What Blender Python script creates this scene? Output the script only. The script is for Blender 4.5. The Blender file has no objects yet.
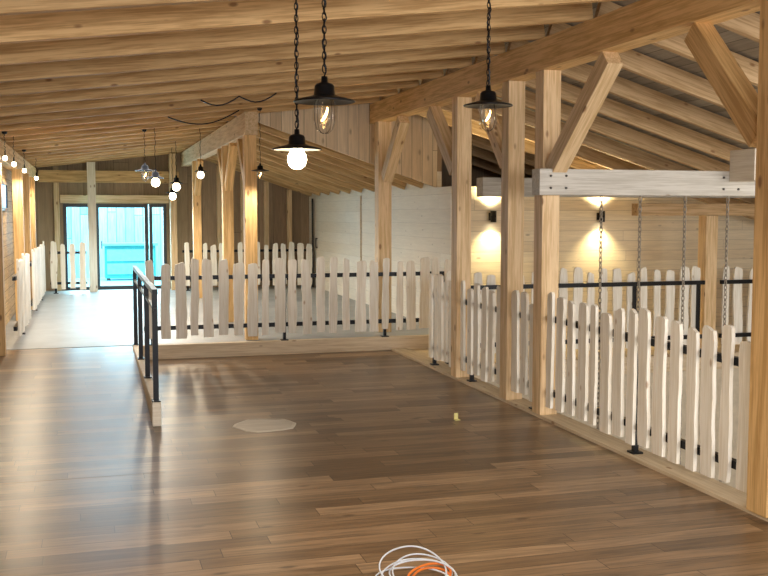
import bpy, bmesh, math, random
from mathutils import Vector, Matrix
random.seed(7)
S=bpy.context.scene
COL=S.collection
S.view_settings.view_transform='Standard'
S.view_settings.look='None'
S.view_settings.exposure=0.52

# ---------------------------------------------------------------- materials
def new_mat(name):
    m=bpy.data.materials.new(name); m.use_nodes=True
    nt=m.node_tree; nt.nodes.clear()
    out=nt.nodes.new('ShaderNodeOutputMaterial')
    b=nt.nodes.new('ShaderNodeBsdfPrincipled')
    nt.links.new(b.outputs[0],out.inputs[0])
    return m,nt,b
def N(nt,t,**k):
    n=nt.nodes.new(t)
    for a,v in k.items(): setattr(n,a,v)
    return n
def math_(nt,op,a,b=None,c=None):
    n=nt.nodes.new('ShaderNodeMath'); n.operation=op
    for i,v in enumerate((a,b,c)):
        if v is None: continue
        if isinstance(v,(int,float)): n.inputs[i].default_value=v
        else: nt.links.new(v,n.inputs[i])
    return n.outputs[0]
def comb(nt,a,b,c):
    n=nt.nodes.new('ShaderNodeCombineXYZ')
    for i,v in enumerate((a,b,c)):
        if isinstance(v,(int,float)): n.inputs[i].default_value=v
        else: nt.links.new(v,n.inputs[i])
    return n.outputs[0]
def ramp(nt,fac,stops):
    r=nt.nodes.new('ShaderNodeValToRGB'); cr=r.color_ramp
    while len(cr.elements)<len(stops): cr.elements.new(0.5)
    for e,(p,c) in zip(cr.elements,stops):
        e.position=p; e.color=(c[0],c[1],c[2],1)
    nt.links.new(fac,r.inputs[0]); return r.outputs[0]
def mixc(nt,mode,fac,a,b):
    n=nt.nodes.new('ShaderNodeMix'); n.data_type='RGBA'; n.blend_type=mode
    if isinstance(fac,(int,float)): n.inputs[0].default_value=fac
    else: nt.links.new(fac,n.inputs[0])
    for i,v in ((6,a),(7,b)):
        if isinstance(v,tuple): n.inputs[i].default_value=(v[0],v[1],v[2],1)
        else: nt.links.new(v,n.inputs[i])
    return n.outputs[2]
def noise(nt,vec,scale,detail=3,rough=.5,dist=0):
    n=nt.nodes.new('ShaderNodeTexNoise'); n.inputs['Scale'].default_value=scale
    n.inputs['Detail'].default_value=detail; n.inputs['Roughness'].default_value=rough
    n.inputs['Distortion'].default_value=dist
    nt.links.new(vec,n.inputs['Vector']); return n.outputs['Fac']
def bump(nt,b,h,strength=.3,dist=.01):
    n=nt.nodes.new('ShaderNodeBump'); n.inputs['Strength'].default_value=strength
    n.inputs['Distance'].default_value=dist
    nt.links.new(h,n.inputs['Height']); nt.links.new(n.outputs[0],b.inputs['Normal'])

def wood(name,c_light,c_dark,rough=.6,knot=(.24,.11,.04),axis=0,knots=True,tint=.25,kn=(.06,.13),km=.75):
    m,nt,b=new_mat(name)
    tc=N(nt,'ShaderNodeTexCoord'); oi=N(nt,'ShaderNodeObjectInfo')
    sp=N(nt,'ShaderNodeSeparateXYZ'); nt.links.new(tc.outputs['Object'],sp.inputs[0])
    ax=[sp.outputs[axis],sp.outputs[(axis+1)%3],sp.outputs[(axis+2)%3]]
    off=math_(nt,'MULTIPLY',oi.outputs['Random'],37.0)
    a=math_(nt,'ADD',ax[0],off)
    v=comb(nt,math_(nt,'MULTIPLY',a,1.2),math_(nt,'MULTIPLY',ax[1],18.0),math_(nt,'MULTIPLY',ax[2],18.0))
    g=noise(nt,v,1.6,4,.6,.3)
    v2=comb(nt,math_(nt,'MULTIPLY',a,2.0),math_(nt,'MULTIPLY',ax[1],70.0),math_(nt,'MULTIPLY',ax[2],70.0))
    g2=noise(nt,v2,1.5,3,.6)
    gg=math_(nt,'ADD',math_(nt,'MULTIPLY',g,.6),math_(nt,'MULTIPLY',g2,.4))
    c=ramp(nt,gg,[(.42,c_dark),(.56,c_light)])
    if knots:
        vo=N(nt,'ShaderNodeTexVoronoi'); vo.inputs['Scale'].default_value=1.0
        nt.links.new(comb(nt,math_(nt,'MULTIPLY',a,3.2),math_(nt,'MULTIPLY',ax[1],7.0),math_(nt,'MULTIPLY',ax[2],7.0)),vo.inputs['Vector'])
        k=ramp(nt,vo.outputs['Distance'],[(kn[0],(1,1,1)),(kn[1],(0,0,0))])
        c=mixc(nt,'MIX',math_(nt,'MULTIPLY',k,km),c,knot)
    hv=N(nt,'ShaderNodeHueSaturation')
    nt.links.new(math_(nt,'ADD',1.0-tint/2,math_(nt,'MULTIPLY',oi.outputs['Random'],tint)),hv.inputs['Value'])
    nt.links.new(c,hv.inputs['Color'])
    nt.links.new(hv.outputs[0],b.inputs['Base Color'])
    b.inputs['Roughness'].default_value=rough
    bump(nt,b,gg,.15,.004)
    return m

def planks(name,along,across,w,L,stops,rough=.5,gapw=.004,gapdark=.35,grain=.35,knots=False,bstr=.4,spec=.5,km=.7,kr=(.05,.14)):
    m,nt,b=new_mat(name)
    tc=N(nt,'ShaderNodeTexCoord')
    sp=N(nt,'ShaderNodeSeparateXYZ'); nt.links.new(tc.outputs['Object'],sp.inputs[0])
    A=math_(nt,'ADD',sp.outputs[along],100.0); B=math_(nt,'ADD',sp.outputs[across],100.0)
    bw=math_(nt,'DIVIDE',B,w); row=math_(nt,'FLOOR',bw)
    wn=N(nt,'ShaderNodeTexWhiteNoise'); wn.noise_dimensions='1D'; nt.links.new(row,wn.inputs['W'])
    u=math_(nt,'ADD',math_(nt,'DIVIDE',A,L),math_(nt,'MULTIPLY',wn.outputs['Value'],7.0))
    colm=math_(nt,'FLOOR',u)
    wn2=N(nt,'ShaderNodeTexWhiteNoise'); wn2.noise_dimensions='2D'
    nt.links.new(comb(nt,row,colm,0.0),wn2.inputs['Vector'])
    idv=wn2.outputs['Value']
    c=ramp(nt,idv,stops)
    v=comb(nt,math_(nt,'MULTIPLY',A,1.6),math_(nt,'MULTIPLY',B,22.0),math_(nt,'MULTIPLY',idv,50.0))
    g=noise(nt,v,1.5,5,.62,.4)
    gc=ramp(nt,g,[(.36,(1-grain,1-grain,1-grain)),(.64,(1+grain*.3,)*3)])
    c=mixc(nt,'MULTIPLY',1.0,c,gc)
    if knots:
        vo=N(nt,'ShaderNodeTexVoronoi'); vo.inputs['Scale'].default_value=1.0
        nt.links.new(comb(nt,math_(nt,'MULTIPLY',A,2.6),math_(nt,'MULTIPLY',B,6.0),math_(nt,'MULTIPLY',idv,20.0)),vo.inputs['Vector'])
        k=ramp(nt,vo.outputs['Distance'],[(kr[0],(1,1,1)),(kr[1],(0,0,0))])
        c=mixc(nt,'MIX',math_(nt,'MULTIPLY',k,km),c,tuple(x*.32 for x in stops[len(stops)//2][1]))
    fb=math_(nt,'FRACT',bw); fu=math_(nt,'FRACT',u)
    e1=math_(nt,'LESS_THAN',fb,gapw/w); e2=math_(nt,'LESS_THAN',fu,gapw/L)
    e=math_(nt,'MAXIMUM',e1,e2)
    c=mixc(nt,'MIX',math_(nt,'MULTIPLY',e,1-gapdark),c,(.02,.012,.006))
    nt.links.new(c,b.inputs['Base Color'])
    rr=math_(nt,'ADD',rough-.05,math_(nt,'MULTIPLY',g,.10)); nt.links.new(rr,b.inputs['Roughness'])
    b.inputs['Specular IOR Level'].default_value=spec
    h=math_(nt,'SUBTRACT',math_(nt,'MULTIPLY',g,.10),e)
    bump(nt,b,h,bstr,.003)
    return m

def plain(name,c,rough=.5,metal=0,nscale=8,namt=.12,bmp=.05):
    m,nt,b=new_mat(name)
    tc=N(nt,'ShaderNodeTexCoord')
    g=noise(nt,tc.outputs['Object'],nscale,4,.6)
    cc=ramp(nt,g,[(.3,tuple(x*(1-namt) for x in c)),(.7,tuple(min(1,x*(1+namt)) for x in c))])
    nt.links.new(cc,b.inputs['Base Color'])
    b.inputs['Roughness'].default_value=rough; b.inputs['Metallic'].default_value=metal
    bump(nt,b,g,bmp,.01)
    return m
def emis(name,c,s):
    m,nt,b=new_mat(name)
    b.inputs['Base Color'].default_value=(c[0],c[1],c[2],1)
    b.inputs['Emission Color'].default_value=(c[0],c[1],c[2],1)
    b.inputs['Emission Strength'].default_value=s
    return m
def glassm(name,tint=(1,1,1),refl=.12):
    m=bpy.data.materials.new(name); m.use_nodes=True; nt=m.node_tree; nt.nodes.clear()
    out=nt.nodes.new('ShaderNodeOutputMaterial'); mx=nt.nodes.new('ShaderNodeMixShader')
    t=nt.nodes.new('ShaderNodeBsdfTransparent'); t.inputs[0].default_value=(*tint,1)
    g=nt.nodes.new('ShaderNodeBsdfGlossy'); g.inputs['Roughness'].default_value=.03
    lw=nt.nodes.new('ShaderNodeLayerWeight'); lw.inputs[0].default_value=refl*2.5
    nt.links.new(lw.outputs['Facing'],mx.inputs[0]); nt.links.new(t.outputs[0],mx.inputs[1]); nt.links.new(g.outputs[0],mx.inputs[2])
    nt.links.new(mx.outputs[0],out.inputs[0]); return m

M_beam=wood('honey_spruce',(.80,.53,.24),(.56,.33,.12),kn=(.08,.15),km=.85)
M_post=wood('pale_spruce',(.80,.60,.37),(.60,.41,.21),kn=(.08,.15),km=.85)
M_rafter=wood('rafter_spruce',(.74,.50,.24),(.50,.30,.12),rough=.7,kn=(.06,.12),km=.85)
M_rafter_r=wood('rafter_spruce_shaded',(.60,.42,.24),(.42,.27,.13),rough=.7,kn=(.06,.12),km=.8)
M_tie=wood('whitened_timber',(.60,.585,.55),(.46,.44,.40),knot=(.26,.2,.14),kn=(.05,.10))
M_picket=wood('bare_fence_board',(.98,.95,.88),(.84,.79,.69),axis=2,knot=(.45,.28,.15),tint=.12,kn=(.05,.11),km=.7)
M_curb=wood('light_sill',(.72,.60,.44),(.58,.46,.31))
M_plinth=wood('whitish_plinth',(.82,.76,.66),(.70,.63,.52))
M_floor=planks('oak_floor',0,1,.14,1.15,[(0,(.15,.092,.05)),(.25,(.205,.128,.072)),(.5,(.265,.17,.097)),(.75,(.325,.212,.126)),(1,(.41,.277,.17))],rough=.33,gapw=.004,grain=.45,gapdark=.1,bstr=.08,spec=.45,knots=True,km=.85,kr=(.06,.15))
M_deck=planks('roof_boards',1,0,.14,4.0,[(0,(.32,.22,.13)),(.5,(.39,.28,.17)),(1,(.46,.34,.22))],rough=.7,gapw=.006,grain=.2)  # boards darkened, shadow between the rafters put into the colour
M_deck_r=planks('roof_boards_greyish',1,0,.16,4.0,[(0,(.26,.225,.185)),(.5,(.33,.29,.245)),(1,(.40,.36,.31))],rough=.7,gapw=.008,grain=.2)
M_wallx=planks('pale_wall_boards_front',0,2,.14,3.0,[(0,(.76,.65,.48)),(.5,(.80,.70,.53)),(1,(.84,.75,.58))],rough=.6,gapw=.004,gapdark=.5,grain=.12,knots=True,km=.6,kr=(.05,.11))
M_wally=planks('pale_wall_panels_side',1,2,.20,2.8,[(0,(.86,.79,.67)),(.5,(.89,.83,.72)),(1,(.92,.87,.77))],rough=.6,gapw=.003,gapdark=.65,grain=.06,knots=True,km=.4,kr=(.04,.09),bstr=.2)
M_gable=planks('vertical_boards',2,0,.15,3.0,[(0,(.64,.49,.32)),(.5,(.72,.57,.39)),(1,(.80,.66,.47))],rough=.65,gapw=.006,grain=.16,knots=True,km=.6)
M_wback=planks('brown_boards',2,0,.30,3.0,[(0,(.30,.20,.12)),(.5,(.36,.25,.15)),(1,(.42,.30,.19))],rough=.7,gapw=.006,grain=.2)
M_wleft=planks('left_boards',1,2,.16,3.0,[(0,(.48,.32,.15)),(.5,(.56,.38,.19)),(1,(.64,.45,.23))],rough=.7,gapw=.008,grain=.3)
M_screed=plain('grey_screed',(.36,.37,.37),.45,0,3,.14)
M_plaster=plain('plaster',(.58,.52,.42),.8)
M_black=plain('black_steel',(.012,.013,.016),.35,.6,30,.2,.02)
M_dark=plain('dark_frame',(.015,.017,.02),.4,0,20,.2,.02)
M_bolt=plain('bolt_steel',(.12,.115,.11),.4,.8,20,.2,.02)
M_glass=glassm('clear_glass',refl=.05)
M_pane=glassm('window_glass',(.88,.98,1.0),.06)
M_day=emis('daylit_blue_pane',(.18,.50,.85),1.2)
M_fil=emis('filament',(1.0,.62,.22),22)
M_lit=emis('lit_bulb',(1.0,.90,.66),22)
M_glow=emis('glowing_jar_glass',(1.0,.86,.58),12)
M_lit_reflector=plain('lit_reflector_white',(.85,.83,.78),.4)
M_white=plain('white_cable',(.70,.76,.85),.4)
M_orange=plain('orange_cable',(.85,.22,.03),.4)
M_glint=plain('yellow',(.98,.88,.4),.2,.1)  # bright yellow of the reflected glint on the oak floor
M_ply=wood('cover_plate',(.62,.58,.52),(.50,.46,.40),rough=.5,kn=(.02,.05))
M_rim=wood('cover_rim',(.80,.76,.68),(.68,.63,.55),rough=.5)
M_chain=plain('chain_steel',(.30,.27,.23),.45,.5,40,.2)
M_blue=planks('blue_fence_boards',2,0,.22,3.0,[(0,(.22,.42,.52)),(.5,(.31,.53,.62)),(1,(.42,.64,.72))],rough=.7,gapw=.02,grain=.3)
M_teal=plain('teal_paint',(.04,.27,.28),.5)
M_teal2=plain('light_teal_paint',(.18,.52,.54),.5)
M_cyan=plain('cyan_paving',(.32,.72,.78),.6)

# ---------------------------------------------------------------- helpers
def link(o,parent=None):
    COL.objects.link(o)
    if parent: o.parent=parent
    return o
def tag(o,label,cat,group=None):
    o['label']=label; o['category']=cat
    if group: o['group']=group
    return o
def mobj(name,verts,faces,mat,parent=None,loc=(0,0,0),smooth=False,bev=0):
    me=bpy.data.meshes.new(name); me.from_pydata([tuple(v) for v in verts],[],faces)
    bm=bmesh.new(); bm.from_mesh(me)
    bmesh.ops.recalc_face_normals(bm,faces=bm.faces)
    if bev: bmesh.ops.bevel(bm,geom=list(bm.edges),offset=bev,segments=1,affect='EDGES')
    bm.to_mesh(me); bm.free()
    if smooth:
        for p in me.polygons: p.use_smooth=True
    me.materials.append(mat)
    o=bpy.data.objects.new(name,me); o.location=loc
    return link(o,parent)
BF=[(0,1,2,3),(4,5,6,7),(0,1,5,4),(1,2,6,5),(2,3,7,6),(3,0,4,7)]
def bverts(x0,x1,y0,y1,z0,z1):
    return [(x0,y0,z0),(x1,y0,z0),(x1,y1,z0),(x0,y1,z0),(x0,y0,z1),(x1,y0,z1),(x1,y1,z1),(x0,y1,z1)]
def box(name,x0,x1,y0,y1,z0,z1,mat,parent=None,bev=0,origin=True):
    if origin:
        c=((x0+x1)/2,(y0+y1)/2,z0)
        return mobj(name,bverts(x0-c[0],x1-c[0],y0-c[1],y1-c[1],0,z1-z0),BF,mat,parent,c,bev=bev)
    return mobj(name,bverts(x0,x1,y0,y1,z0,z1),BF,mat,parent,bev=bev)
def multibox(name,boxes,mat,parent=None,loc=(0,0,0),bev=0):
    v=[];f=[]
    for b in boxes:
        n=len(v); v+=bverts(*b); f+=[tuple(i+n for i in q) for q in BF]
    return mobj(name,v,f,mat,parent,loc,bev=bev)
def struct(o): o['kind']='structure'; return o
def prism_y(name,pts,y0,y1,mat,parent=None,loc=(0,0,0)):   # polygon in xz extruded on y
    n=len(pts); v=[(p[0],y0,p[1]) for p in pts]+[(p[0],y1,p[1]) for p in pts]
    f=[tuple(range(n)),tuple(range(2*n-1,n-1,-1))]+[(i,(i+1)%n,(i+1)%n+n,i+n) for i in range(n)]
    return mobj(name,v,f,mat,parent,loc)
def timber(name,p0,p1,w,h,mat,parent=None,bev=.0025):
    p0=Vector(p0);p1=Vector(p1);d=p1-p0;L=d.length;x=d.normalized()
    up=Vector((0,0,1)) if abs(x.z)<.95 else Vector((0,1,0))
    y=up.cross(x).normalized(); z=x.cross(y)
    o=mobj(name,bverts(0,L,-w/2,w/2,-h/2,h/2),BF,mat,parent,bev=bev)
    o.matrix_world=Matrix((( x.x,y.x,z.x,p0.x),(x.y,y.y,z.y,p0.y),(x.z,y.z,z.z,p0.z),(0,0,0,1)))
    return o
def lathe(name,prof,mat,parent=None,loc=(0,0,0),seg=32,smooth=True,jit=0,qs=None):
    v=[];f=[]
    n=len(prof)
    for i in range(seg):
        a=2*math.pi*i/seg; q=qs[i] if qs else 1+random.uniform(-jit,jit)
        for r,z in prof: v.append((r*q*math.cos(a),r*q*math.sin(a),z))
    for i in range(seg):
        j=(i+1)%seg
        for k in range(n-1): f.append((i*n+k,j*n+k,j*n+k+1,i*n+k+1))
    o=mobj(name,v,f,mat,parent,loc,smooth=smooth)
    bm=bmesh.new(); bm.from_mesh(o.data); bmesh.ops.remove_doubles(bm,verts=bm.verts,dist=1e-5); bmesh.ops.recalc_face_normals(bm,faces=bm.faces); bm.to_mesh(o.data); bm.free()
    return o
def tube(name,pts,r,mat,parent=None,loc=(0,0,0),closed=False,seg=6):
    pts=[Vector(p) for p in pts]; n=len(pts); v=[];f=[]
    for i,p in enumerate(pts):
        if closed: t=(pts[(i+1)%n]-pts[i-1]).normalized()
        else: t=(pts[min(i+1,n-1)]-pts[max(i-1,0)]).normalized()
        up=Vector((0,0,1)) if abs(t.z)<.9 else Vector((1,0,0))
        a=up.cross(t).normalized(); b=t.cross(a)
        for k in range(seg):
            an=2*math.pi*k/seg; v.append(p+a*math.cos(an)*r+b*math.sin(an)*r)
    m=n if closed else n-1
    for i in range(m):
        j=(i+1)%n
        for k in range(seg):
            l=(k+1)%seg; f.append((i*seg+k,i*seg+l,j*seg+l,j*seg+k))
    if not closed:
        f.append(tuple(range(seg))); f.append(tuple((n-1)*seg+k for k in range(seg)))
    return mobj(name,v,f,mat,parent,loc,smooth=True)
def chain_mesh(length,link_l,r,w):
    v=[];f=[]
    n=int(length/(link_l*.72)); z=-link_l/2
    for i in range(n):
        ns=10; sg=5; base=len(v)
        for k in range(ns):
            a=2*math.pi*k/ns
            cx=w*math.cos(a); cz=(link_l/2)*math.sin(a)
            nx=math.cos(a); nz=math.sin(a)
            for q in range(sg):
                b=2*math.pi*q/sg
                px=cx+nx*r*math.cos(b); pz=cz+nz*r*math.cos(b); py=r*math.sin(b)
                if i%2: v.append((py,px,z+pz))
                else: v.append((px,py,z+pz))
        for k in range(ns):
            for q in range(sg):
                f.append((base+k*sg+q,base+k*sg+(q+1)%sg,base+((k+1)%ns)*sg+(q+1)%sg,base+((k+1)%ns)*sg+q))
        z-=link_l*.72
    return v,f
def empty(name,loc,rotz=0):
    e=bpy.data.objects.new(name,None); e.location=loc; e.rotation_euler=(0,0,rotz); e.empty_display_size=.1
    return link(e)

# ---------------------------------------------------------------- shell
RX=3.7; SL=.12; SR=.30; RZ=3.2
def zl(x): return RZ+SL*(x-RX)
def zr(x): return RZ-SR*(x-RX)
RX2=1.92
SR2=(zl(RX2)-2.1)/(4.6-RX2)
def zr2(x): return zl(RX2)-SR2*(x-RX2)
HX=.50   # handrail line
struct(box('floor',-1.15,3.86,-2,12.2,-.2,0,M_floor,origin=False))
# gently rising strip of floor beside the handrail
v=[];f=[]; NS=24
for i in range(NS+1):
    t=i/NS; yy=6.8+5.4*t; zz=.001+.169*t*t*(3-2*t)
    v+=[(-1.15,yy,zz),(HX-.04,yy,zz),(-1.15,yy,0),(HX-.04,yy,0)]
for i in range(NS):
    a=4*i;b=a+4
    f+=[(a,a+1,b+1,b),(a+1,a+3,b+3,b+1),(a,b,b+2,a+2)]
f+=[(0,2,3,1),(4*NS,4*NS+1,4*NS+3,4*NS+2)]
struct(mobj('floor',v,f,M_floor))
struct(box('floor',-1.15,4.6,12.26,21.4,-.2,.17,M_screed,origin=False))
struct(box('floor',3.86,9.6,10.75,16,-.2,0,M_curb,origin=False))
struct(box('floor',3.86,9.6,-2,10.75,-3.0,-2.9,M_plaster,origin=False))
struct(box('wall_stairwell_back',3.86,9.6,10.75,10.85,-2.9,-.2,M_plaster,origin=False))
struct(box('wall_stairwell_side',3.76,3.86,-2,10.75,-2.9,-.2,M_plaster,origin=False))
struct(timber('trim_1',(.55,12.2,.085),(4.6,12.2,.085),.1,.17,M_curb))
struct(timber('trim_2',(3.76,-2,.012),(3.76,12.1,.012),.2,.025,M_curb,bev=0))
struct(timber('trim_3',(3.9,10.7,-.09),(9.5,10.7,-.09),.08,.2,M_curb))
# ceilings
D=.20
def slab(name,x0,z0,x1,z1,y0,y1,mat,t=.03):
    return struct(prism_y(name,[(x0,z0),(x1,z1),(x1,z1+t),(x0,z0+t)],y0,y1,mat))
slab('ceiling',-1.3,zl(-1.3)+D,RX,zl(RX)+D,-2,13.1,M_deck)
slab('ceiling',-1.3,zl(-1.3)+D,RX2,zl(RX2)+D,13.1,21.5,M_deck)
slab('ceiling',RX,zr(RX)+D,9.8,zr(9.8)+D,-2,13.1,M_deck_r)
slab('ceiling',4.6,zr(4.6)+D,9.8,zr(9.8)+D,13.1,16.1,M_deck_r)
slab('ceiling',RX2,zr2(RX2)+D,4.7,zr2(4.7)+D,13.15,21.5,M_deck_r)
# walls
struct(box('wall_left',-1.25,-1.15,-2,21.5,-.2,2.80,M_wleft,origin=False))
struct(box('wall_knee',4.6,4.7,12.5,21.4,0,2.1,M_wally,origin=False))
struct(box('wall_eaves',4.62,4.7,13.14,21.4,2.1,2.32,M_wally,origin=False))
struct(box('wall_gallery',4.7,9.6,12.5,12.6,0,2.1,M_wallx,origin=False))
struct(box('wall_right',9.6,9.7,-2,16.1,-3,1.7,M_wally,origin=False))
struct(box('wall_gallery_end',4.7,9.7,16,16.1,0,3.1,M_wback,origin=False))
struct(box('wall_loft_side',4.62,4.7,13.14,16.1,2.32,3.08,M_wback,origin=False))
struct(prism_y('wall_gable',[(RX2,zl(RX2)+.02),(RX2,zl(RX2)+D),(RX,RZ+D),(4.62,zr(4.62)+D),(4.62,zr2(4.62)),],13.1,13.14,M_gable))
# store door in the low wall
e=empty('door_2',(4.6,18.9,.17)); struct(e)
multibox('panel',[(-.02,-.004,-1.85,1.85,.02,1.88)],M_wally,e,bev=.004)
multibox('edge_strip',[(-.055,-.03,1.93,2.0,0,1.88)],M_dark,e)
multibox('trim',[(-.024,-.004,-1.88,-1.85,0,1.88)],M_curb,e)
multibox('handle',[(-.06,-.045,1.6,1.63,.85,1.05),(-.06,-.02,1.6,1.63,.85,.87),(-.06,-.02,1.6,1.63,1.03,1.05)],M_black,e)
# small high window in the side wall
e=empty('window_3',(-1.15,14.3,1.78)); struct(e)
multibox('frame',[(.0,.035,-1.1,1.1,0,.04),(.0,.035,-1.1,1.1,.36,.40),(.0,.035,-1.1,-1.05,.04,.36),(.0,.035,1.05,1.1,.04,.36)],M_dark,e)
multibox('pane',[(.0,.012,-1.05,1.05,.04,.36)],M_day,e)
# back wall with opening
gx0,gx1,gz1=-.5,1.55,1.93
v=[];f=[]
def addp(pts):
    n0=len(v);n=len(pts)
    for p in pts: v.append((p[0],21.4,p[1]))
    for p in pts: v.append((p[0],21.5,p[1]))
    f.append(tuple(n0+i for i in range(n))); f.append(tuple(n0+2*n-1-i for i in range(n)))
    for i in range(n): f.append((n0+i,n0+(i+1)%n,n0+(i+1)%n+n,n0+i+n))
addp([(-1.2,0),(gx0,0),(gx0,zl(gx0)+.2),(-1.2,zl(-1.2)+.2)])
addp([(gx0,gz1),(gx1,gz1),(gx1,zl(gx1)+.2),(gx0,zl(gx0)+.2)])
addp([(gx1,0),(4.7,0),(4.7,zr2(4.7)+.2),(RX2,zl(RX2)+.2),(gx1,zl(gx1)+.2)])
struct(mobj('wall_back',v,f,M_wback))
def glazed(name,x0,x1,z0,z1,fw=.065,mid=None):
    e=empty(name,((x0+x1)/2,21.42,z0)); struct(e); w=(x1-x0)/2;h=z1-z0
    bx=[(-w,-w+fw,-.05,.05,0,h),(w-fw,w,-.05,.05,0,h),(-w+fw,w-fw,-.05,.05,h-fw,h),(-w+fw,w-fw,-.05,.05,0,fw)]
    if mid: bx.append((-w+fw,w-fw,-.04,.04,mid,mid+fw*.6))
    multibox('frame',bx,M_dark,e)
    multibox('pane',[(-w+fw,w-fw,-.006,.006,fw,h-fw)],M_pane,e)
    return e
glazed('window_1',gx0,.1,.17,gz1)
d=glazed('door_1',.12,1.18,.17,gz1,.075)
multibox('handle',[(-.42,-.40,-.10,-.08,.85,1.0),(-.42,-.40,-.10,-.05,.99,1.01),(-.42,-.40,-.10,-.05,.84,.86)],M_black,d)
glazed('window_2',1.2,gx1,.17,gz1)
for x in (-.62,1.66,2.15,2.65,3.15,3.65,4.15):
    zt=(zl(x) if x<RX2 else zr2(x))
    tag(timber('wall_stud',(x,21.34,.17),(x,21.34,zt),.10,.1,M_post),'pale spruce stud against the brown end wall','stud','studs on the end wall')
tag(timber('door_header',(-.55,21.33,2.03),(1.6,21.33,2.03),.12,.16,M_post),'pale timber header above the glass doors','beam')
tag(timber('end_tie_beam',(-.95,21.19,2.48),(1.8,21.19,2.48),.14,.24,M_rafter),'brown timber tie beam above the door header','beam')
# exterior
tag(box('paved_yard',-8,10,21.6,29,-.05,.1,M_cyan,origin=True),'pale bluish paved yard outside the glass door','paving')
tag(box('board_fence',-6,8,26.5,26.6,.1,3.2,M_blue,origin=True),'tall blue-lit board fence outside the glass door','fence')
e=empty('storage_bench',(.95,25.4,.1)); tag(e,'teal storage bench standing in the yard by the board fence','storage box')
multibox('body',[(-.6,.6,-.25,.25,.06,.85)],M_teal,e,bev=.01)
multibox('lid',[(-.66,.66,-.30,.30,.85,.92)],M_teal2,e,bev=.01)
multibox('front_board',[(-.55,.55,-.265,-.25,.16,.42),(-.55,.55,-.265,-.25,.48,.76)],M_teal2,e)
for sx in (-.52,.52):
    for sy in (-.2,.2): multibox('foot',[(sx-.04,sx+.04,sy-.04,sy+.04,0,.06)],M_dark,e)

# ---------------------------------------------------------------- rafters
y=-1.36
RY=[]
RH=.165; SPC=.83
while y<21.1:
    RY.append(y)
    rear = y>13.05
    x1 = RX2-.03 if rear else RX-.03
    o=timber('rafter',(-1.12,y,zl(-1.12)+RH/2+.004),(x1,y,zl(x1)+RH/2+.004),.062,RH,M_rafter)
    tag(o,'sawn spruce rafter carrying the roof boards','rafter','rafters under the low roof slope')
    if not rear or y<15.9:
        xs = RX+.03 if not rear else 4.74
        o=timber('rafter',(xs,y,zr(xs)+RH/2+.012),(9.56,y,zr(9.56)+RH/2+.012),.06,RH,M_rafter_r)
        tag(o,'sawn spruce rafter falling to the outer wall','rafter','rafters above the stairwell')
    if rear:
        o=timber('rafter',(RX2+.03,y+.10,zr2(RX2+.03)+RH/2+.004),(4.615,y+.10,zr2(4.615)+RH/2+.001),.062,RH,M_rafter)
        tag(o,'sawn spruce rafter falling to the low white wall','rafter','rafters above the low white wall')
    y+=SPC
# ---------------------------------------------------------------- beams
tag(timber('ridge_beam',(RX+.04,-1.9,3.07),(RX+.04,13.05,3.07),.2,.255,M_beam),'long honey-coloured glued timber beam on the posts','beam')
b2=zl(RX2-.08)
tag(timber('ridge_beam',(RX2,12.25,(2.70+b2)/2),(RX2,21.1,(2.70+b2)/2),.16,b2-2.70,M_post),'pale timber beam over the screed hall','beam')
b3=zl(-1.12)
tag(timber('wall_plate_beam',(-1.05,-1.9,b3-.12),(-1.05,21.1,b3-.12),.14,.24,M_beam),'honey-coloured wall plate on the side posts','beam')
PX=3.74
for y in (4.80,7.8,8.52,9.84,12.75):
    w=.18 if (y>12 or y<5) else .16
    z0=.17 if y>12.3 else .025
    tag(timber('timber_post',(PX if y>5 else PX-.01,y,z0),(PX if y>5 else PX-.01,y,2.94),w,w,M_post if y>5 else M_beam),'squared spruce post under the long beam','post','posts along the stairwell')
tag(timber('timber_post',(PX,1.5,.025),(PX,1.5,2.94),.16,.16,M_post),'squared spruce post under the long beam','post','posts along the stairwell')
for y in (12.4,14.5,18.8):
    tag(timber('timber_post',(RX2,y,.17),(RX2,y,2.70),.15,.15,M_beam),'honey-coloured squared post on the screed floor','post','posts in the screed hall')
LP=(3.0,6.6,11.8,15.6,17.3,19.0)
for y in LP:
    z0=0 if y<8 else (.168 if y<12 else .17)
    tag(timber('timber_post',(-.99,y,z0),(-.99,y,b3-.24),.14,.14,M_beam),'honey-coloured squared post along the side wall','post','posts along the side wall')
tag(timber('timber_post',(.06,20.9,.17),(.06,20.9,zl(.06)-.005),.16,.16,M_plinth),'whitish squared post beside the glass door','post')
tag(timber('timber_post',(1.66,20.9,.17),(1.66,20.9,zl(1.66)-.005),.13,.13,M_post),'pale squared post beside the narrow window','post')
def brace(p0,p1,mat=M_post,w=.13,h=.15,lab='diagonal spruce knee brace between post and beam'):
    tag(timber('knee_brace',p0,p1,w,h,mat),lab,'brace','knee braces')
brace((PX,7.66,2.10),(PX,6.72,2.90))
brace((PX,4.95,2.18),(PX,5.64,2.90),M_beam)
brace((PX,9.98,2.2),(PX,10.75,2.90))
brace((PX,12.58,2.2),(PX,11.85,2.90))
brace((PX,8.66,2.2),(PX,9.32,2.90),w=.1,h=.12)
brace((RX2,12.515,2.1),(RX2,13.1,2.70),M_beam,.11,.12)
brace((RX2,14.385,2.1),(RX2,13.8,2.70),M_beam,.11,.12)
brace((RX2,14.615,2.1),(RX2,15.2,2.70),M_beam,.11,.12)
brace((RX2,18.685,2.1),(RX2,18.1,2.70),M_beam,.11,.12)
for y in (11.8,15.6,19.0):
    brace((-1.0,y+.105,1.80),(-1.0,y+.6,b3-.25),M_beam,.1,.11)
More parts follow.
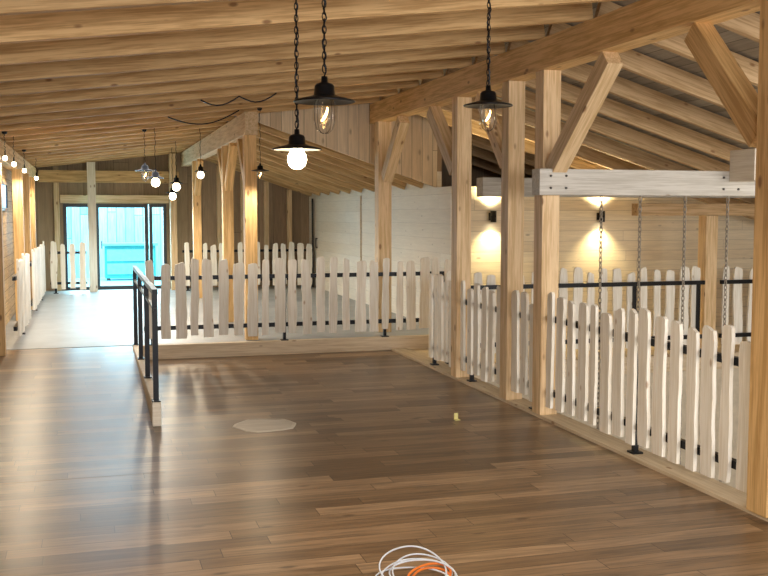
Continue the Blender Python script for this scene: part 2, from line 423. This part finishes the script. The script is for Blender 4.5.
# tie beams
e=timber('tie_beam',(3.56,7.64,2.005),(9.5,7.64,2.005),.15,.215,M_tie)
tag(e,'greyish weathered squared tie beam with steel bolts, passing before a post','beam')
for bx in (.10,.24,1.75,1.9):
    for bz in (-.05,.05):
        lathe('bolt',[(0,.0),(.010,0),(.010,.010),(.005,.013),(0,.013)],M_bolt,e,(bx,-.0755,bz),seg=8).rotation_euler=(math.pi/2,0,0)
tag(timber('tie_beam',(4.40,10.98,2.05),(9.5,10.98,2.05),.2,.22,M_tie),'greyish weathered squared tie beam over the gallery edge','beam')
tag(timber('cross_beam_stub',(5.48,7.22,2.155),(5.48,7.562,2.155),.23,.27,M_plinth),'short thick pale timber block against the tie beam','beam')
tag(timber('purlin_beam',(6.45,10.98,1.79),(9.5,10.98,1.79),.14,.15,M_rafter_r),'brown purlin resting on a pale post','beam')
tag(timber('timber_post',(7.5,10.98,0),(7.5,10.98,1.715),.17,.17,M_post),'pale squared post on the gallery floor','post','posts along the stairwell')

# ---------------------------------------------------------------- fences
def picket_geo(w,h,t=.026):
    n=14; L=[];R=[]
    ph=random.uniform(0,6.28); ph2=random.uniform(0,6.28); fr=random.uniform(3,9); lean=random.uniform(-.018,.018)
    am=random.uniform(.04,.13)
    for i in range(n):
        z=h*.98*i/(n-1)
        wl=w/2*(1+am*math.sin(fr*z+ph)+random.uniform(-.06,.06)); wr=w/2*(1+am*math.sin(fr*z*1.3+ph2)+random.uniform(-.06,.06))
        if i==0: wl*=.95; wr*=.95
        if i==n-1: wl*=.90; wr*=.90
        L.append((-wl+lean*z,z)); R.append((wr+lean*z,z))
    top=[]
    tl=L[-1];tr=R[-1]
    zt=h+random.uniform(-.004,.006); sk=random.uniform(-.02,.02)
    for a in (.15,.5,.85):
        x=tr[0]+(tl[0]-tr[0])*a; z=tr[1]+(zt-tr[1])*math.sin(math.pi*a)**.5+sk*(a-.5)*2
        top.append((x,z))
    out=R+top+L[::-1]
    m=len(out); v=[(p[0],-t/2,p[1]) for p in out]+[(p[0],t/2,p[1]) for p in out]
    f=[tuple(range(m)),tuple(range(2*m-1,m-1,-1))]+[(i,(i+1)%m,(i+1)%m+m,i+m) for i in range(m)]
    return v,f
def fence(p0,p1,posts,label,side=-1,sp=.182,w=.106,z0=.09,h=.92,rails=(.2,.80),group='board fences around the openings',skip=()):
    p0=Vector(p0);p1=Vector(p1);d=p1-p0;L=d.length
    e=empty('picket_fence',p0,math.atan2(d.y,d.x)); tag(e,label,'fence',group)
    for rz in rails:
        multibox('rail',[(0,L,-.02,.02,rz-.025,rz+.025)],M_black,e)
    for px in posts:
        multibox('fence_post',[(px-.018,px+.018,-.0185,.0185,.012,rails[-1]+.021),(px-.045,px+.045,-.04,.04,0,.012)],M_black,e)
    n=max(1,int(round(L/sp)))
    for i in range(n):
        x=(i+.5)*L/n+random.uniform(-.014,.014)
        if any(a<x<b for a,b in skip): continue
        ww=w*random.uniform(.76,1.22); hh=h*random.uniform(.955,1.04)
        vv,ff=picket_geo(ww,hh)
        o=mobj('picket',vv,ff,M_picket,e,(x,side*.038,z0+random.uniform(-.022,.022)))
    return e
fence((.60,12.2,.17),(4.55,12.2,.17),(.1,1.7,3.0,3.8),'fence of whitish live-edge boards on the raised floor edge',side=-1,sp=.172)
fl='fence of whitish live-edge boards between squared posts at the stairwell'
fence((PX,4.90,.025),(PX,7.71,.025),(1.40,),fl,side=1,h=.94,w=.108,sp=.182,rails=(.2,.83),z0=.08)
fence((PX,7.89,.025),(PX,8.43,.025),(.1,),fl,side=1,h=.91,sp=.18,w=.106)
fence((PX,8.61,.025),(PX,9.75,.025),(.9,),fl,side=1,h=.91,w=.106,sp=.19)
fence((PX,9.93,.025),(PX,10.75,.025),(.74,),'fence of whitish live-edge boards ending at the gallery passage',side=1,h=.93)
fence((PX,1.6,.025),(PX,4.69,.025),(.8,2.2),fl,side=1,h=.91)
fence((3.9,10.86,0),(7.38,10.86,0),(.1,1.3,2.5,3.4),'fence of whitish boards behind black rails along the gallery',side=1,h=.97,rails=(.2,.88))
fence((7.62,10.86,0),(9.5,10.86,0),(.9,),'fence of whitish boards behind black rails along the gallery',side=1,h=.97,rails=(.2,.88))
fence((-.75,20.6,.17),(-.06,20.6,.17),(.1,),'fence of whitish boards beside the glass door',side=-1)
fence((1.80,20.6,.17),(4.5,20.6,.17),(.1,1.4,2.6),'fence of whitish boards at the far end of the screed floor',side=-1,h=.86)
fence((-.87,12.6,.17),(-.87,15.1,.17),(1.2,),'fence of whitish boards along the side wall posts',side=-1,w=.085,sp=.24)
fence((-.87,15.9,.17),(-.87,20.2,.17),(1.2,3.2),'fence of whitish boards along the side wall posts',side=-1,w=.085,sp=.24)
# black handrail with curb on ramp edge
e=empty('handrail',(HX,8.3,0)); tag(e,'black steel handrail on a whitish timber plinth beside the ramp','railing')
multibox('plinth',[(-.037,.037,0,3.84,0,.2)],M_plinth,e,bev=.006)
for yy in (.06,1.3,2.55,3.75):
    multibox('baluster_post',[(-.022,.022,yy-.022,yy+.022,.2,1.11),(-.035,.035,yy-.05,yy+.05,.2,.21)],M_black,e)
multibox('top_rail',[(-.022,.022,-.02,3.82,1.09,1.13)],M_black,e)
multibox('lower_rail',[(-.012,.012,.0,3.8,.95,.975)],M_black,e)

# ---------------------------------------------------------------- lamps
R=math.radians
def barn_lamp(x,y,z,s=1.0,lit=0,label='',power=0,br=1.0,group='hanging barn lamps'):
    near=min(abs(y-r) for r in RY)
    if near<.085:
        y=min(RY,key=lambda r:abs(y-r)); ceil=zl(x)-.002
    else: ceil=zl(x)+D-.005
    e=empty('pendant_lamp',(x,y,z)); tag(e,label,'lamp',group)
    b=br*s; c=min(1,br*1.2)
    lathe('shade',[(.158*b,-.004*s),(.163*b,0),(.158*b,.006*s),(.085*b,.024*s),(.056*s*c,.034*s),(.052*s*c,.08*s),(.042*s*c,.092*s),(.018*s,.099*s),(.016*s,.13*s),(0,.132*s)],M_black,e)
    lathe('reflector',[(.155*b,-.004*s),(.07*b,.012*s),(0,.016*s)],M_lit_reflector if lit==1 else M_black,e)  # white on the lit lamp only, its brightness put into the colour
    jar=[(.045*s,.02*s),(.056*s,-.005*s),(.062*s,-.05*s),(.060*s,-.10*s),(.045*s,-.145*s),(.02*s,-.163*s),(0,-.166*s)]
    if lit:
        jar=[(.03*s,.015*s),(.040*s,-.005*s),(.060*s,-.04*s),(.064*s,-.07*s),(.054*s,-.105*s),(.030*s,-.126*s),(0,-.132*s)]
        lathe('globe',jar,M_glow,e,seg=24)
    else:
        lathe('glass_jar',jar,M_glass,e,seg=24)
        lathe('bulb',[(.015*s,.02*s),(.016*s,-.02*s),(.034*s,-.06*s),(.038*s,-.085*s),(.030*s,-.115*s),(0,-.13*s)],M_glass,e,seg=16)
        pts=[(.016*s*math.cos(t*2.5),.016*s*math.sin(t*2.5),-.03*s-.07*s*abs(math.sin(t*1.3))) for t in [i*.25 for i in range(26)]]
        tube('filament',pts,.0028*s,M_fil,e,seg=4)
        for k in range(4):
            a=k*math.pi/2+.4
            pts=[((r+.004*s)*math.cos(a),(r+.004*s)*math.sin(a),zz) for r,zz in jar]
            tube('guard_wire',pts,.0014*s,M_black,e,seg=4)
    H=ceil-z-.13*s
    wob=[(.006*math.sin(i*1.7)+.004*math.sin(i*.6),.006*math.cos(i*1.3),.13*s+H*i/24) for i in range(25)]
    wob[-1]=(0,0,.13*s+H)
    tube('cord',wob,.0045*max(s,.8),M_black,e,seg=5)
    vv,ff=chain_mesh(H,.04,.0028,.009)
    if y<6: mobj('chain',vv,ff,M_black,e,(0,0,ceil-z))
    lathe('ceiling_rose',[(.0,0),(.03,0),(.028,-.02),(.01,-.03),(0,-.03)],M_black,e,(0,0,ceil-z-.001),seg=16)
    if power:
        l=bpy.data.lights.new('bulb_light','SPOT'); l.energy=power; l.color=(1,.85,.63); l.shadow_soft_size=.05
        l.spot_size=R(172); l.spot_blend=.5
        lo=bpy.data.objects.new('bulb_light',l); lo.location=(x,y,z-.22*s); link(lo)
    return e
barn_lamp(1.03,4.45,2.25,s=.86,label='black barn pendant with clear glass jar, bulb faintly glowing',power=14)
barn_lamp(1.0,4.93,2.065,s=.76,lit=1,label='black barn pendant with brightly lit bulb on a cord',power=40)
barn_lamp(2.02,4.93,2.31,s=.80,label='black barn pendant with amber filament near the long beam',power=14)
barn_lamp(1.97,11.85,2.25,s=.65,label='small black pendant with glass jar hanging before the hall post',power=25)
barn_lamp(1.60,15.05,2.36,s=.8,lit=2,br=.7,label='small lit pendant over the screed hall',power=35)
barn_lamp(1.43,17.3,2.25,s=1.0,lit=2,br=.7,label='small lit pendant over the screed hall',power=55)
barn_lamp(.88,14.0,2.22,s=.9,lit=2,br=.8,label='small lit pendant over the screed hall',power=55)
barn_lamp(.72,13.5,2.3,s=.8,label='small black pendant over the screed hall',power=0)
barn_lamp(1.50,19.0,2.12,s=1.0,lit=2,br=.7,label='small lit pendant over the screed hall',power=45)
lb='small warm string light bulb high near the side wall posts'
barn_lamp(-.88,12.0,2.38,s=.40,lit=2,br=.3,label=lb,power=35)
barn_lamp(-.88,13.3,2.38,s=.45,lit=2,br=.3,label=lb,power=35)
barn_lamp(-.87,15.2,2.38,s=.45,lit=2,br=.3,label=lb,power=30)
barn_lamp(-.86,18.4,2.38,s=.5,lit=2,br=.3,label=lb,power=30)
# wall sconces
def sconce(x,z=1.70):
    e=empty('wall_sconce',(x,12.5,z)); tag(e,'black up-and-down wall sconce on the board wall','lamp','wall sconces on the gallery wall')
    multibox('bracket',[(-.03,.03,-.03,0,-.05,.05),(-.015,.015,-.06,-.03,-.02,.02)],M_black,e)
    lathe('lamp_tube',[(.0,-.06),(.036,-.06),(.040,-.075),(.040,.075),(.036,.06),(0,.06)],M_black,e,(0,-.1,0),seg=24)
    lathe('lens',[(0,.062),(.034,.062)],M_lit,e,(0,-.1,0),seg=16); lathe('lens',[(.034,-.062),(0,-.062)],M_lit,e,(0,-.1,0),seg=16)
    for s in (1,-1):
        l=bpy.data.lights.new('sconce_light','SPOT'); l.energy=75 if s>0 else 48; l.color=(1,.80,.42); l.spot_size=math.radians(130 if s>0 else 115); l.spot_blend=1.0; l.shadow_soft_size=.04
        lo=bpy.data.objects.new('sconce_light',l); lo.location=(x,12.37,z+s*.085); lo.rotation_euler=(math.pi if s>0 else 0,0,0); link(lo)
sconce(5.17); sconce(6.78)
# chains
for x in (4.17,4.54,4.98,5.41):
    vv,ff=chain_mesh(2.9,.06,.0046,.013)
    tag(mobj('hanging_chain',vv,ff,M_chain,None,(x,7.64,1.896)),'long steel chain hanging from the tie beam into the stairwell','chain','chains in the stairwell')
# loose cables at ceiling
for yt,x0,nn,amp in ((10.4,1.1,15,.07),(12.3,.9,16,.12)):
    yc=min(RY,key=lambda r:abs(r-yt))
    pts=[(x0+i*.055,yc+.02*math.sin(i*.7),zl(x0+i*.055)-.008-amp*abs(math.sin((2 if yt<11 else 1)*math.pi*i/(nn-1)))) for i in range(nn)]
    tag(tube('loose_cable',pts,.008,M_black),'loose black cable sagging below a rafter','cable')

# ---------------------------------------------------------------- floor items
e=empty('floor_cover',(1.36,8.1,0)); tag(e,'flat ragged-edged pale grey service cover on the oak floor','floor cover')
q=[1,.97,1.04,.93,1.02,1.06,.95,1.0,1.04,.92,1.01,1.05,.97,.98,1.06,.97]
lathe('plate',[(0,0),(.24,0),(.24,.003),(.235,.005),(0,.005)],M_ply,e,seg=16,smooth=False,qs=q)
lathe('rim',[(.225,0),(.262,0),(.256,.005),(.232,.007)],M_rim,e,seg=16,smooth=False,qs=q)
e=empty('floor_glint',(2.957,7.85,0)); tag(e,'tiny brass floor socket standing for reflected light, built as an upright plate','glint')  # glint of reflected light on the floor, modelled as a small yellow piece
multibox('plate',[(-.022,.022,-.02,.03,0,.004)],M_glint,e)
multibox('lid',[(-.018,.018,.026,.031,.004,.055)],M_glint,e)
e=empty('cable_coil',(1.46,4.40,0)); tag(e,'loose coil of white and orange cables lying on the floor','cable')
def loop(r,tilt,cx,cy,cz,rot,mat,ecc=.8,wr=.0042):
    pts=[]
    ph=random.uniform(0,6)
    for i in range(40):
        a=2*math.pi*i/40; rr=r*(1+.13*math.sin(2*a+ph)+.05*math.sin(3*a+ph*2))
        p=Vector((rr*math.cos(a),rr*ecc*math.sin(a),0)); p=Matrix.Rotation(tilt,3,'X')@p; p=Matrix.Rotation(rot,3,'Z')@p
        pts.append(p+Vector((cx,cy,cz)))
    mz=min(p.z for p in pts)
    for p in pts: p.z+= wr-mz+cz
    tube('cable_loop',pts,wr,mat,e,closed=True)
loop(.165,.30,0,0,.0,.1,M_white); loop(.150,.45,.025,.01,.0,.5,M_white); loop(.165,.15,-.02,-.03,.0,-.25,M_white)
loop(.150,.65,-.02,.0,.0,.2,M_white,.85); loop(.145,.42,.03,-.01,.0,-.5,M_white,.7)
loop(.12,.35,.05,-.04,.0,.3,M_orange,.7,.006); loop(.11,.2,.055,-.05,.0,-.2,M_orange,.8,.006)

# ---------------------------------------------------------------- lights
def area(name,loc,rot,size,sy,e,c):
    l=bpy.data.lights.new(name,'AREA'); l.shape='RECTANGLE'; l.size=size; l.size_y=sy; l.energy=e; l.color=c
    o=bpy.data.objects.new(name,l); o.location=loc; o.rotation_euler=rot; link(o); return o
area('entrance_fill',(1.4,-1.8,2.3),(R(58),0,0),4.2,1.0,175,(1,.98,.95))  # added fill behind the camera, no lamp stands here
area('stairwell_fill',(6.6,1.0,-2.0),(R(125),0,0),4,3,40,(1,.90,.75))  # unseen fill added low down to warm the stairwell walls
area('gallery_fill',(7.2,3.0,1.9),(R(62),0,0),2.5,1.0,95,(1,.93,.83))  # added fill above the stairwell, without any fixture
area('hall_fill',(.4,15.5,2.42),(0,0,0),1.6,6,50,(.97,.97,1.0))  # added overhead fill, the hall has no such ceiling lamp
area('yard_light',(.5,23.5,5.0),(R(25),0,0),6,3,1050,(.56,.88,1.0))
area('yard_glow',(.6,21.7,1.1),(R(-90),0,0),2.0,1.6,110,(.6,.86,1.0))
w=bpy.data.worlds.new('World'); S.world=w; w.use_nodes=True
bg=w.node_tree.nodes['Background']; bg.inputs[0].default_value=(.98,.98,.99,1); bg.inputs[1].default_value=1.05

# ---------------------------------------------------------------- camera
cam=bpy.data.cameras.new('Camera'); co=bpy.data.objects.new('Camera',cam); link(co)
co.location=(0,0,1.75); co.rotation_euler=(R(90-4.3),0,R(-16.4))
cam.sensor_width=36; cam.lens=46.875; cam.clip_start=.05; cam.clip_end=200
S.camera=co
